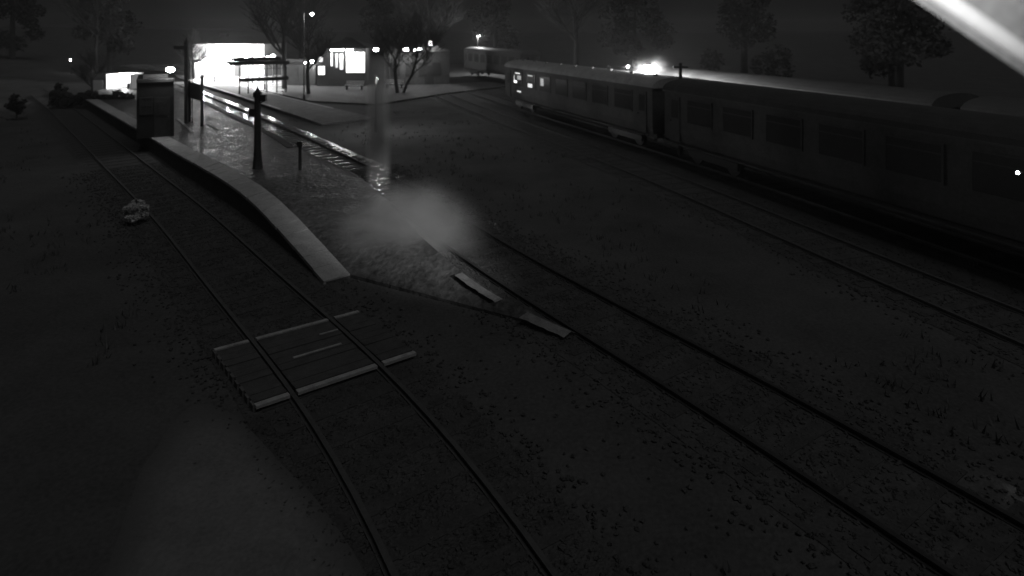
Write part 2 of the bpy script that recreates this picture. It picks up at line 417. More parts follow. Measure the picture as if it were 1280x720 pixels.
# ------------------------------------------------------------------ far platform + lit forecourt
fe = [P(379, 147, .2), P(318, 127, .2), P(285, 116, .2), P(254, 106.5, .2), P(222, 97, .2)]
fr = [P(456, 144, .2), P(389, 128.5, .2), P(300, 107.5, .2), P(235, 93.5, .2), P(215, 90, .2)]
# platform runs on to a ramp hidden in the dark
fe = [P(402, 155, .1)] + fe; fr = [P(470, 147, .1)] + fr
f = MB(); f.strip([p + Vector((0, 0, 0)) for p in rs(smooth_line(fe), 30)], rs(smooth_line(fr), 30), .4)
tag(f.build('far_platform', mat('rough_asphalt', .13, .85, .45, 1.5, .5, fine=7)), 'rough grey platform in front of the lit station buildings', kind='structure')
e1 = rs(smooth_line(fe), 30); e2 = rs(smooth_line(fr), 30)
k = MB(); k.strip([p + Vector((0, 0, .012)) for p in offset(e1[5:], .02)], [p + Vector((0, 0, .012)) for p in offset(e1[5:], .3)], .006)
tag(k.build('far_platform_line', M['kerbwhite']), 'white line on the near edge of the rough grey platform', kind='structure')
k = MB(); k.strip([p + Vector((0, 0, .014)) for p in offset(e2[3:], -.22)], [p + Vector((0, 0, .014)) for p in offset(e2[3:], -.02)], .006)
tag(k.build('far_platform_line', M['kerbwhite']), 'thin white line on the far edge of the rough grey platform', kind='structure')
fc = MB()
fc.prism([P(215, 89, .14), P(240, 94.2, .14), P(300, 106.5, .14), P(352, 118, .14), P(362, 96, .14), (-36, 110, .14), (-75, 110, .14)], .3)
tag(fc.build('forecourt', mat('wet_forecourt', .3, .35, .4, .5, .5, fine=5, spec=.5, rvar=.2)), 'wet paved area before the white station house, glaring under the lamps', kind='structure')
yd = MB(); yd.prism([P(353, 118, .13), P(389, 126, .13), P(470, 130, .13), P(560, 116, .13), (0, 66, .13), (-5, 110, .13), (-35.9, 110, .13), P(363, 96, .13)], .25)
tag(yd.build('yard', mat('yard_cinders', .075, .8, .85, .7, .9, fine=5, spec=.15, rvar=.2, detail=10)), 'rough dark cinder yard before the lit windows, catching patches of light', kind='structure')

# ------------------------------------------------------------------ lamps
def lamp_post(loc, h, power, label, arm=0.7, yaw=0, bulb=.16, cat='lamp post', group='station lamp posts', cone=None):
    r = empty('lamp_post', loc, yaw, label, cat, group)
    MB().tube((0, 0, 0), (0, 0, .5), .11, .09).tube((0, 0, .5), (0, 0, h), .06, .04).ball((0, 0, h), .06).build('post', M['iron'], r)
    MB().bar((0, 0, h - .12), (arm, 0, h + .02), .04).build('arm', M['iron'], r)
    MB().tube((arm, 0, h - .02), (arm, 0, h + .12), .2, .05, 12).build('lamp_shade', M['iron'], r)
    MB().ball((arm, 0, h - .12), bulb, 2).build('bulb', M['bulb'], r, smooth=True)
    plight('lamp_light', (arm, 0, h - .3), power, .15, r, spot=cone, target=(arm, 0, 0) if cone else None)
    return r
def wall_lamp(loc, power, label, size=.14, group='lamps fixed to the station buildings', d=(0, -.35, -.1)):
    r = empty('wall_lamp', loc, 0, label, 'wall lamp', group)
    MB().bar((0, .2, .18), (0, -.02, .18), .04).tube((0, 0, .12), (0, 0, .24), .15, .06, 10).build('bracket', M['iron'], r)
    MB().ball((0, 0, 0), size, 2, (1.2, 1, .8)).build('bulb', M['bulb'], r, smooth=True)
    if power: plight('lamp_light', d, power, .12, r)
    return r

# ------------------------------------------------------------------ buildings
def building(name, u0, u1, t0, t1, z0, h, depth, wallmat, label, cat, roofmat=None, rise=1.4, over=.35, hip=True):
    """front wall between two pixel columns at camera depths t0,t1; local X along the wall, +Y to the back"""
    a = PD(u0, 90, t0); b = PD(u1, 90, t1); a.z = b.z = z0
    L = (b - a).length; yaw = math.atan2(b.y - a.y, b.x - a.x)
    r = empty(name, a, yaw, label, cat)
    w = MB(); w.box((L / 2, .12, h / 2), (L, .24, h)).box((L / 2, depth - .12, h / 2), (L, .24, h))
    w.box((.12, depth / 2, h / 2), (.24, depth - .49, h)).box((L - .12, depth / 2, h / 2), (.24, depth - .49, h))
    w.build('wall', wallmat, r)
    rf = MB(); o = over; i = depth * .5 if hip else 0
    p = [(-o, -o, h + .01), (L + o, -o, h + .01), (L + o, depth + o, h + .01), (-o, depth + o, h + .01), (i, depth / 2, h + rise), (L - i, depth / 2, h + rise)]
    vs = [rf.bm.verts.new(x) for x in p]
    for fs in ((0, 1, 5, 4), (1, 2, 5), (2, 3, 4, 5), (3, 0, 4), (3, 2, 1, 0)): rf.bm.faces.new([vs[x] for x in fs])
    rf.build('roof', roofmat or M['slate'], r)
    return r, L
def window(r, x, z, w, h, pane, nx=2, nz=2, y=-.03, frame=None, name='window'):
    f = MB(); t = .07
    f.box((x, y, z + h / 2), (w + t, .06, t)).box((x, y, z - h / 2), (w + t, .06, t))
    f.box((x - w / 2, y, z), (t, .06, h - t)).box((x + w / 2, y, z), (t, .06, h - t))
    for i in range(1, nx): f.box((x - w / 2 + w * i / nx, y, z), (.05, .05, h - t))
    for i in range(1, nz): f.box((x, y, z - h / 2 + h * i / nz), (w - t, .045, .04))
    o = f.build(name, frame or M['timber'], r)
    MB().box((x, y + .005, z), (w - .01, .02, h - .01)).build('pane', pane, o)
    return o
def door(r, x, w=1.0, h=2.1, m=None, z0=0.0):
    d = MB().box((x, -.02, z0 + h / 2), (w, .06, h)).box((x, -.06, z0 + h * .72), (w * .6, .03, h * .35)).build('door', m or M['timber'], r)
    MB().ball((x + w * .38, -.1, z0 + 1.0), .04, 1).build('handle', M['steel'], d)
def canopy(r, L, y0, z, depth=2.4, posts=4, x0=0.0, valance=True):
    cnp = MB().box((x0 + L / 2, y0 - depth / 2, z), (L, depth, .1))
    o = cnp.build('canopy', M['timber'], r)
    if valance:
        v = MB(); n = int(L / .25)
        for i in range(n): v.box((x0 + (i + .5) * L / n, y0 - depth, z - .12 - (.04 if i % 2 else 0)), (L / n * .96, .04, .22))
        v.build('valance', M['timber'], o)
    for i in range(posts):
        x = x0 + .4 + (L - .8) * i / max(posts - 1, 1)
        MB().tube((x, y0 - depth + .25, 0), (x, y0 - depth + .25, z - .05), .09, .07).bar((x, y0 - depth + .25, z - .7), (x + .45, y0 - depth + .25, z - .1), .05).build('post', M['iron'], r)
    return o

# main brightly lit building (far left of the cluster)
r, L = building('station_house', 240, 330, 80, 80, .14, 4.26, 6, M['pale'], 'white walled station house glaring under strong lamps, left of the small shelter', 'building', rise=1.0)
for i in range(3): window(r, 1.6 + i * 3.0, 1.7, 1.1, 1.5, M['pane'])
door(r, 6.1)
MB().box((L * .3, 3, 4.9), (.8, .8, 1.2)).box((L * .3, 3, 5.55), (.95, .95, .12)).build('chimney', M['brick'], r)
tl0 = r
for i, (u, v, e) in enumerate(((262, 77, 4500), (295, 77, 4500), (324, 78, 1200))):
    p = PD(u, v, 77)
    wall_lamp(p, e, ('leftmost', 'middle', 'rightmost')[i] + ' of three glaring lamps on the white station house', .3, d=(0, -1.6, -.2))
for i, (u, dd, e, lb) in enumerate(((268, 70, 5000, 'lamp post added to brighten the forecourt before the left of the white house'), (316, 68, 5000, 'lamp post added to brighten the forecourt before the right of the white house'), (331, 61.5, 1800, 'lamp post added for brightness behind the open sided shelter'))):
    q_ = PD(u, 80, dd); lamp_post((q_.x, q_.y, .14), 3.4, e * .7, lb, .3, bulb=.12, cone=152)  # posts added to overexpose the forecourt before the house
# covered walkway with lamps along its eave, and the dark store beside it
wa_, wb_ = PD(306, 74, 70), PD(396, 74, 66); L = (wb_ - wa_).length; yaw = math.atan2(wb_.y - wa_.y, wb_.x - wa_.x)
wk = empty('covered_walkway', (wa_.x, wa_.y, .14), yaw, 'dark flat roofed walkway between the white house and the big lit window', 'walkway')
MB().box((L / 2, .8, 2.75), (L, 2.0, .12)).box((L / 2, -.22, 2.68), (L, .05, .3)).build('roof', M['timber'], wk)
for i in range(6): MB().tube((.2 + (L - .4) * i / 5, 0, 0), (.2 + (L - .4) * i / 5, 0, 2.7), .07, .06, 8).build('post', M['iron'], wk)
for (u, v, r_, e, lb) in ((309, 72, .3, 150, 'first and largest hanging lamp of the walkway row, next to the white house'), (320, 71.5, .17, 60, 'second hanging lamp of the walkway row from the white house'), (341, 69.5, .25, 120, 'third hanging lamp of the walkway row from the white house'), (354, 69, .14, 50, 'fourth hanging lamp of the walkway row from the white house'), (381, 78.5, .15, 60, 'fifth hanging lamp of the walkway row, small and low'), (391, 77, .3, 200, 'last hanging lamp of the walkway row, next to the lit windows')):
    wall_lamp(PD(u, v, 65.3), e, lb, r_ * .7, group='lamps hung along the covered walkway')
r, L = building('store', 356, 394, 66.5, 66, .14, 2.3, 3, M['timber'], 'dark timber store closing the gap left of the lit station windows', 'building', rise=.5, over=.15)
door(r, L * .3); window(r, L * .7, 1.4, .8, .8, M['glass'])
# small shed at its left
r, L = building('shed', 236, 243.5, 74, 74, .14, 2.11, 2.2, M['timber'], 'small dark shed at the left end of the glaring white station house', 'shed', rise=.3, over=.1)
door(r, L / 2, .6, 1.5)

# open shelter silhouetted against the light
a = PD(288, 112, 56); a.z = .14; b = PD(358, 112, 59); b.z = .14
L = (b - a).length; yaw = math.atan2(b.y - a.y, b.x - a.x)
sh = empty('platform_shelter', a, yaw, 'open sided platform shelter seen dark against the glare of the white house', 'shelter')
MB().box((L / 2, .6, 2.95), (L + .3, 2.2, .1), rot=Matrix.Rotation(R(3), 4, 'X')).box((L / 2, -.52, 2.88), (L + .3, .06, .3)).build('roof', M['timber'], sh)
MB().box((L / 2 - .1, .5, 3.28), (L - .8, 1.2, .28)).build('roof_lantern', M['timber'], sh)
for i, u in enumerate((.14, .29, .62, .8, .97)):
    MB().tube((L * u, -.4, 0), (L * u, -.4, 2.88), .07, .055, 8).build('post', M['iron'], sh)
MB().box((L * .57, -.4, 1.35), (L * .9, .08, .34)).box((L * .57, -.4, 2.35), (L * .9, .05, .05)).build('side_panel', M['timber'], sh)
for i in range(3):
    x = L * (.3 + .22 * i); br = MB().bar((x, -.4, 2.4), (x + .5, -.4, 2.85), .05).bar((x + 1.0, -.4, 2.4), (x + .5, -.4, 2.85), .05).build('bracket', M['iron'], sh)

# main island building with the big lit window
r, L = building('signal_building', 396, 457, 65, 65, .14, 4.11, 6, M['timber'], 'dark station building with one big brightly lit window behind bare branches', 'building', rise=1.1)
sx = L / (457 - 396)
def X(u): return (u - 396) * sx
window(r, X(444.5), 2.58, 24 * sx, 2.3, M['pane'], 4, 2)
window(r, X(414.8), 2.9, 3 * sx, 1.5, M['pane'], 1, 1)
window(r, X(421), 2.75, 4 * sx, 1.6, M['panedim'], 1, 1)
window(r, X(427), 2.65, 5 * sx, 1.8, M['panemid'], 1, 1)
window(r, X(402), 1.7, 9 * sx, 1.0, M['pane'], 2, 1)
window(r, X(401), 2.9, 6 * sx, .6, M['panemid'], 1, 1)
for i, (u, w) in enumerate(((417, 7), (426, 8), (437, 8))):
    p = PD(u, 62.3, 64)
    t = empty('canopy_light', p, yaw * 0, ('leftmost', 'middle', 'rightmost')[i] + ' of three strip lights above the big lit window', 'strip light', 'strip lights above the big window')
    MB().box((0, 0, .1), (w * .085 + .1, .24, .06)).build('housing', M['iron'], t)
    MB().box((0, 0, 0), (w * .085, .16, .14)).build('tube', M['bulb'], t)
    plight('lamp_light', (0, -.3, -.2), 40, .2, t)

# long low dark building right of it
r, L = building('goods_shed', 487, 562, 66, 68, .14, 3.66, 6, M['brick'], 'long dark goods building with a lamp lit eave, behind the bare tree', 'building', rise=1.2)
sx2 = L / 75
for u in (494, 512, 528, 545): window(r, (u - 487) * sx2, 1.7, .9, 1.4, M['glass'])
door(r, (536 - 487) * sx2)
for i, (u, v, s) in enumerate(((470, 62, .3), (507, 62, .34), (518, 62.5, .2), (525, 61.5, .3))):
    wall_lamp(PD(u, v, 65.2), 55 if i != 2 else 0, 'lamp hung at eave height over the dark goods building, ' + ('leftmost of four', 'second from left of four', 'third from left of four, dimmest', 'rightmost of four')[i], s * .75)
p = P(538, 125, .5); top = PD(538, 53, 68)
lamp_post((top.x - .1, top.y, .14), top.z - .14, 180, 'tall lamp post rising behind the dark goods building roof', .1, bulb=.3)
# bench with pale slats
def bench(loc, yaw, label):
    r = empty('bench', loc, yaw, label, 'bench', 'platform benches')
    for s in (-.8, .8):
        MB().box((s, 0, .22), (.06, .4, .44)).bar((s, .18, .44), (s, .28, .9), .05).build('leg', M['iron'], r)
    s_ = MB()
    for k in range(4): s_.box((0, -.18 + k * .11, .46), (1.9, .09, .03))
    s_.build('seat', M['white'], r)
    b_ = MB()
    for k in range(3): b_.box((0, .2 + k * .03, .6 + k * .12), (1.9, .03, .09))
    b_.build('backrest', M['white'], r)
    return r
for (u, v), lb in (((524, 101), 'pale slatted bench in front of the dark goods building'), ((493, 110), 'pale slatted bench at the foot of the bare tree trunks'), ((443, 112), 'pale slatted bench below the big lit window')):
    bench(P(u, v, .14), R(-8), lb)

# dark building that stands at the far end of the pale edge
a = P(166, 190, .75); b = P(217.5, 168, .75)
pb = P(217.5, 170, .75); pa = pb - Vector((1.6 * .86, 1.6 * .51, 0))
L = (pb - pa).length; yaw = math.atan2(pb.y - pa.y, pb.x - pa.x)
hb = empty('waiting_room', pa, yaw, 'plain dark waiting room building at the far end of the pale platform edge', 'building')
hh = 2.75; dp = 4
wm = mat('dark_board', .035, .9, .12, 1.0)
w = MB().box((L / 2, .12, hh / 2), (L, .24, hh)).box((L / 2, dp - .12, hh / 2), (L, .24, hh)).box((.12, dp / 2, hh / 2), (.24, dp - .49, hh)).box((L - .12, dp / 2, hh / 2), (.24, dp - .49, hh)); w.build('wall', wm, hb)
MB().box((L / 2, dp / 2, hh + .08), (L + .02, dp + .3, .14)).box((L / 2, dp / 2, hh + .25), (L - .5, dp - 1.5, .2)).build('roof', M['slate'], hb)
window(hb, L * .25, 1.6, .5, .8, M['glass']); door(hb, L * .68, .7, 2.0)
wall_lamp(P(213, 87, 0) * 0 + PD(213, 87, P(217, 170, .75).y - .15), 25, 'small square lamp above the right corner of the dark waiting room', .17)

# hut with the blazing opening at the left
a = PD(131.5, 118, 55); b = PD(163.5, 118, 55); zb = PD(147, 120, 55).z
a.z = b.z = zb; L = (b - a).length; yaw = math.atan2(b.y - a.y, b.x - a.x)
hut = empty('kiosk', a, yaw, 'open fronted kiosk blazing with white light among the dark trees at left', 'kiosk')
hz = PD(147, 93, 55).z - zb
MB().box((L / 2, 2.5, hz / 2), (L, .1, hz)).box((.04, 1.25, hz / 2), (.08, 2.4, hz)).box((L - .04, 1.25, hz / 2), (.08, 2.4, hz)).box((L / 2, 1.25, -.12), (L + .3, 2.7, .24)).build('wall', M['pale'], hut)
MB().box((L / 2, 1.1, hz + .12), (L + .4, 3.2, .1), rot=Matrix.Rotation(R(-4), 4, 'X')).build('roof', M['slate'], hut)
MB().box((L / 2, .1, .3), (L - .2, .5, .06)).box((L * .84, .3, .9), (.22, .2, .5)).build('counter', M['timber'], hut)
MB().box((L / 2, 1.2, hz - .02), (1.2, .16, .06)).build('tube_light', M['bulb'], hut)
MB().box((L / 2, 1.25, -.3), (L + .1, 2.5, .1)).build('base', M['timber'], hut)
plight('kiosk_light', (L / 2, .9, hz - .35), 300, .2, hut)
hd = MB(); rr = random.Random(2)
for i in range(5200):
    t_ = rr.random(); zt = 1.0 + .18 * math.sin(t_ * 17) + .1 * math.sin(t_ * 41)
    p_ = Vector((t_ * 6.4, rr.uniform(-.35, .35), rr.uniform(0, zt))); v1 = Vector((rr.gauss(0, 1), rr.gauss(0, 1), rr.gauss(0, 1))).normalized() * .09; v2 = v1.orthogonal() * .5
    hd.poly([p_ + v1, p_ + v2, p_ - v1, p_ - v2])
ho = hd.build('added_hedge', M['leaf']); pq = P(108, 124, .3); ho.location = (pq.x, 47, .2); tag(ho, 'low dark clipped greenery added to stop the kiosk light spilling forward', 'added_hedge')  # leafy row added to keep kiosk light off the nearer ground
pp = PD(123, 107, 55)
pn = empty('windbreak', pp, 0, 'pale screen panel catching the light beside the left of the kiosk', 'screen')
MB().box((0, 0, 0), (.9, .05, 1.0)).build('panel', M['pale'], pn); MB().box((-.42, .04, -.2), (.06, .06, 1.6)).box((.42, .04, -.2), (.06, .06, 1.6)).build('post', M['timber'], pn)
for (u, v, t, s, e, lb) in ((155, 130, 45, .09, 6, 'small glowing lamp low down below the kiosk'), (88, 75, 80, .09, 2, 'tiny distant lamp high among the left trees'), (165.5, 110.5, 58, .11, 5, 'small lamp just right of the kiosk opening')):
    p = PD(u, v, t)
    r = empty('lantern', p, 0, lb, 'lantern', 'small hanging lanterns')
    zg = gz(p.x, p.y)
    MB().tube((.0, .12, zg - p.z), (0, .12, .15), .035, .03).bar((0, .12, .14), (0, 0, .14), .03).build('post', M['iron'], r)
    MB().ball((0, 0, 0), s, 2).build('bulb', M['bulb'], r, smooth=True)
    plight('lamp_light', (0, -s - .1, 0), e, .05, r)

# ------------------------------------------------------------------ posts and boards on the platform
def gp(u, v): return P(u, v, .75)
# tall lamp post & nameboard
p1, p2 = gp(233, 154), gp(252.5, 158)
r = empty('signal_post', p1, 0, 'tall dark signal post at the left of the nameboard', 'signal post')
MB().box((0, 0, 2.35), (.17, .17, 4.7)).build('post', M['timber'], r)
MB().tube((0, 0, 4.7), (0, 0, 4.95), .07, .01).build('finial', M['iron'], r)
MB().box((-.35, 0, 4.35), (.75, .03, .2)).build('signal_arm', M['timber'], r)
la = MB(); 
for s in (-1, 1): la.bar((.14 + .12 * s, .16, 0), (.14 + .12 * s, .16, 4.2), .03)
for k in range(13): la.bar((.02, .16, .3 * k + .3), (.26, .16, .3 * k + .3), .02)
la.build('ladder', M['iron'], r)
r = empty('nameboard', gp(236, 152), 0, 'dark station nameboard on two posts seen from behind', 'nameboard')
q1 = gp(237, 152) - r.location; q2 = gp(252.5, 158) - r.location
for qq, hgt in ((q1, 2.3), (q2, 2.75)): MB().box((qq.x, qq.y, hgt / 2), (.12, .12, hgt)).ball((qq.x, qq.y, hgt + .04), .08, 1).build('post', M['timber'], r)
mid = (q1 + q2) / 2; MB().box((mid.x, mid.y, 1.85), ((q2 - q1).length - .02, .05, .85), math.atan2(q2.y - q1.y, q2.x - q1.x)).build('board', M['timber'], r)
# stout post
bp = gp(322, 211)
r = empty('lamp_standard', bp, 0, 'stout dark timber lamp standard with finial standing mid platform', 'lamp standard')
MB().tube((0, 0, 0), (0, 0, .7), .2, .15, 8).tube((0, 0, .7), (0, 0, 2.75), .14, .12, 8).build('post', M['timber'], r)
MB().tube((0, 0, 2.75), (0, 0, 2.95), .16, .16, 6).tube((0, 0, 2.95), (.0, 0, 3.15), .12, .02, 6).tube((0, 0, 3.1), (0, 0, 3.4), .02, .015, 6).build('finial', M['iron'], r)
MB().box((.18, 0, 2.72), (.3, .18, .24)).bar((.05, 0, 2.5), (.3, 0, 2.62), .04).build('lantern', M['iron'], r)
MB().box((-.2, 0, 2.15), (.2, .16, .3)).build('equipment_box', M['iron'], r)
r = empty('marker_post', gp(375, 213), 0, 'thin low marker post right of the lamp standard', 'post')
MB().box((0, 0, .55), (.09, .09, 1.1)).build('post', M['timber'], r); MB().box((0, -.06, 1.0), (.2, .02, .2)).build('plate', M['iron'], r)

# tall yard lamp, top left of centre
tp = PD(390, 16, 52)
lamp_post((tp.x - .7, tp.y, 0), tp.z, 160, 'very tall yard lamp shining above the trees near the top of the view', .7, bulb=.13)

# ------------------------------------------------------------------ coaches
def coach(label, L=19.5, roofm='roof', lit=0, pale=False, group='coaches of the long train'):
    r = empty('railway_coach', (0, 0, 0), 0, label, 'railway coach', group)
    W = 2.75; z0, z1 = 1.05, 3.25
    prof = [(-W / 2 + .05, z0), (-W / 2, z0 + .35), (-W / 2, z1), (W / 2, z1), (W / 2, z0 + .35), (W / 2 - .05, z0)]
    b = MB(); n = len(prof)
    va = [b.bm.verts.new((-L / 2, y, z)) for y, z in prof]; vb = [b.bm.verts.new((L / 2, y, z)) for y, z in prof]
    b.bm.faces.new(va[::-1]); b.bm.faces.new(vb)
    for i in range(n): b.bm.faces.new((va[i], vb[i], vb[(i + 1) % n], va[(i + 1) % n]))
    b.build('body', M['coach'], r)
    rf = MB(); seg = 12; ra = []; rb = []
    for i in range(seg + 1):
        a = math.pi * i / seg; y = -math.cos(a) * (W / 2 + .06); z = z1 + .03 + math.sin(a) ** .8 * .52
        ra.append(rf.bm.verts.new((-L / 2 - .1, y, z))); rb.append(rf.bm.verts.new((L / 2 + .1, y, z)))
    for i in range(seg): rf.bm.faces.new((ra[i], rb[i], rb[i + 1], ra[i + 1]))
    rf.bm.faces.new(ra); rf.bm.faces.new(rb[::-1]); rf.bm.faces.new((ra[0], ra[-1], rb[-1], rb[0]))
    ro = rf.build('roof', M[roofm], r)
    g_ = MB()
    for s in (-1, 1): g_.box((0, s * (W / 2 + .075), z1 + .02), (L + .2, .03, .06))
    g_.build('gutter', M['roofpale'], ro)
    for i in range(9 if roofm == 'roof' else 0):
        x = -L / 2 + 1.2 + i * (L - 2.4) / 8
        MB().tube((x, .35, z1 + .45), (x, .35, z1 + .62), .13, .1, 8).build('roof_vent', M['slate'], ro)
    for s in (-1, 1):
        y = s * (W / 2 + .012)
        for i in range(7):
            xc = -L / 2 + 2.6 + (L - 5.2) * i / 6
            f = MB().box((xc, y, 3.02), (1.72, .03, .06)).box((xc, y, 1.98), (1.72, .03, .06)).box((xc - .83, y, 2.5), (.06, .03, .98)).box((xc + .83, y, 2.5), (.06, .03, .98)).box((xc, y, 2.76), (1.6, .028, .04)).build('window', M['coach'], r)
            MB().box((xc, y + s * .004, 2.5), (1.6, .012, .97)).build('pane', M['glass'], f)
        for xc in (-L / 2 + .85, L / 2 - .85):
            d = MB().box((xc, y, 2.05), (.72, .03, 2.0)).build('door', M['coach'], r)
            MB().box((xc, y + s * .02, 2.5), (.5, .012, .8)).build('pane', M['glass'], d)
            MB().tube((xc + .28, y + s * .02, 1.95), (xc + .28, y + s * .07, 1.95), .025, .03, 6).build('handle', M['steel'], d)
    MB().box((0, -W / 2 - .14, 1.0), (L - .6, .26, .05)).box((0, W / 2 + .14, 1.0), (L - .6, .26, .05)).build('step_board', M['timber'], r)
    MB().box((0, 0, .93), (L, 2.2, .22)).build('underframe', M['iron'], r)
    for xb in (-L / 2 + 3, L / 2 - 3):
        bo = MB().box((xb, -1.0, .6), (3.2, .1, .3)).box((xb, 1.0, .6), (3.2, .1, .3)).box((xb, 0, .65), (.4, 1.9, .25)).build('bogie', M['iron'], r)
        for dx in (-1.2, 1.2):
            MB().tube((xb + dx, -.9, .62), (xb + dx, -.76, .62), .45, .45, 20).tube((xb + dx, .76, .62), (xb + dx, .9, .62), .45, .45, 20).tube((xb + dx, -.78, .62), (xb + dx, .78, .62), .07, .07, 8).build('wheelset', M['rust'], bo)
    for e in (-1, 1):
        for s in (-1, 1): MB().tube((e * L / 2, s * .86, 1.05), (e * (L / 2 + .5), s * .86, 1.05), .08, .08, 8).tube((e * (L / 2 + .5), s * .86, 1.05), (e * (L / 2 + .55), s * .86, 1.05), .22, .22, 12).build('buffer', M['iron'], r)
        MB().box((e * (L / 2 + .2), 0, 2.1), (.4, .9, 1.9)).build('gangway', M['timber'], r)
    return r
def on_line(line, y):
    for a, b in zip(line, line[1:]):
        if (a.y - y) * (b.y - y) <= 0 and a.y != b.y: return a.lerp(b, (y - a.y) / (b.y - a.y))
def place(c_, line, y_far, Lc=19.5):
    """far end of the coach at world y_far on the line; returns y where it ends"""
    a = on_line(line, y_far); y = y_far
    while y > line[0].y:
        y -= .05; b2 = on_line(line, y)
        if b2 is None: break
        b = b2
        if (b - a).length >= Lc: break
    if (b - a).length < Lc: b = a + (b - a).normalized() * Lc
    m = (a + b) / 2; c_.location = (m.x, m.y, 0); c_.rotation_euler = (0, 0, math.atan2(a.y - b.y, a.x - b.x) + 0)
    return y
proto = coach('end coach of the long train, with glowing strips for reflections on its far end windows')
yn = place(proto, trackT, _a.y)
c2 = coach('middle coach of the long train, its dark side facing the empty track', roofm='roof_dim'); yn2 = place(c2, trackT, yn - .95)
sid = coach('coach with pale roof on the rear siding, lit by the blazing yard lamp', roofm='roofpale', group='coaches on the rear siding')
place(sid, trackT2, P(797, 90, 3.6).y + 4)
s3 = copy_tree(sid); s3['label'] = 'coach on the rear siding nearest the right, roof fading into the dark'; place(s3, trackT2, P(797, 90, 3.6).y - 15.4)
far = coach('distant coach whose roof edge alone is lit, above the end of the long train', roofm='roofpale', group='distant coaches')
fa = PD(588, 62, 80); fb = PD(655, 62, 66)
mm = (fa + fb) / 2; far.location = (mm.x + .5, mm.y, .2); far.rotation_euler = (0, 0, math.atan2(fa.y - fb.y, fa.x - fb.x))
far.scale = (.85, .9, 1.0)
# glowing strips imitate lamp reflections in the end coach's windows
# set just outside the panes, at the far end of the camera side
bpy.context.view_layer.update()
sgn = 1 if (Matrix.Rotation(proto.rotation_euler.z, 3, 'Z') @ Vector((0, 1, 0))).x < 0 else -1
yb = sgn * (2.75 / 2 + .022); xe = lambda k: 9.75 - k
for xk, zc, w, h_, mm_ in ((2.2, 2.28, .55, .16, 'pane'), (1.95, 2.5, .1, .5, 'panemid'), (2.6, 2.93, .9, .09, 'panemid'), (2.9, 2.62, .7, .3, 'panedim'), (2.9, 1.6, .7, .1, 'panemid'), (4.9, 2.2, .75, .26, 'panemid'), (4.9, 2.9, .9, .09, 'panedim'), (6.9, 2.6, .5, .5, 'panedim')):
    MB().box((xe(xk), yb, zc), (w, .012, h_)).build('glint_strip', M[mm_], proto)
mt = P(1271, 215, 3.3); 
ml = empty('coach_lamp', PD(1272, 216, 3.0 * 750 / (216 - 40)), 0, 'small bright lamp on the near coach side at the far right edge of the view', 'coach lamp')
MB().ball((0, 0, 0), .035, 2).build('bulb', M['bulb'], ml); MB().bar((0, 0, 0), (.3, .02, .02), .03).build('bracket', M['iron'], ml)
# yard lamp blazing over the siding
yl = PD(810, 84, 33)
lamp_post((yl.x + .5, yl.y + .3, 0), yl.z + .1, 6500, 'blazing yard lamp standing behind the long train, brightest on the right', .5, yaw=math.pi, bulb=.2)
yc = MB().ball((0, 0, 0), 1, 3).build('standin_volume', vol('lamp_glare_vol', .09, .95, 1.5, .2)); yc.location = yl + Vector((.25, .3, .0)); yc.scale = (1.5, 1.2, 1.1)  # volume added round the bulb to imitate its glare
tag(yc, 'faint volume added for the glare round the blazing yard lamp', kind='stuff')
sl_ = PD(782.5, 82.5, 52)
r = empty('relay_box', (sl_.x - .6, sl_.y, 0), 0, 'pale equipment cabin showing over the train roof with a small lamp', 'cabin')
MB().box((0, 0, 1.45), (1.6, 1.4, 2.9)).build('cabin', M['slate'], r, bevel=.03); MB().box((0, 0, 3.0), (1.8, 1.6, .2)).build('roof', M['slate'], r)
MB().ball((.6, -.85, sl_.z), .1, 2).build('bulb', M['bulb'], r); plight('lamp_light', (.6, -1.1, sl_.z), 8, .1, r)
r = empty('telegraph_pole', (PD(850.5, 104, 29).x, PD(850.5, 104, 29).y, 0), 0, 'slim dark telegraph pole crossing the lit roof right of the yard lamp', 'telegraph pole')
MB().tube((0, 0, 0), (0, 0, 4.5), .11, .08, 8).build('pole', M['timber'], r); MB().box((0, 0, 4.3), (.7, .06, .08)).build('crossarm', M['timber'], r)
# added lamps lighting the end coach side and the distant coach roof
q_ = PD(470, 100, 36); lamp_post((q_.x, q_.y, 0), 3.4, 230, 'lamp post added to light the end coach side, behind the upright blur', .1, bulb=.012)
q_ = PD(597, 50, 82); lamp_post((q_.x, q_.y, 0), 5.6, 1800, 'lamp post added to light the distant coach roof, behind its left end', .3, bulb=.04)

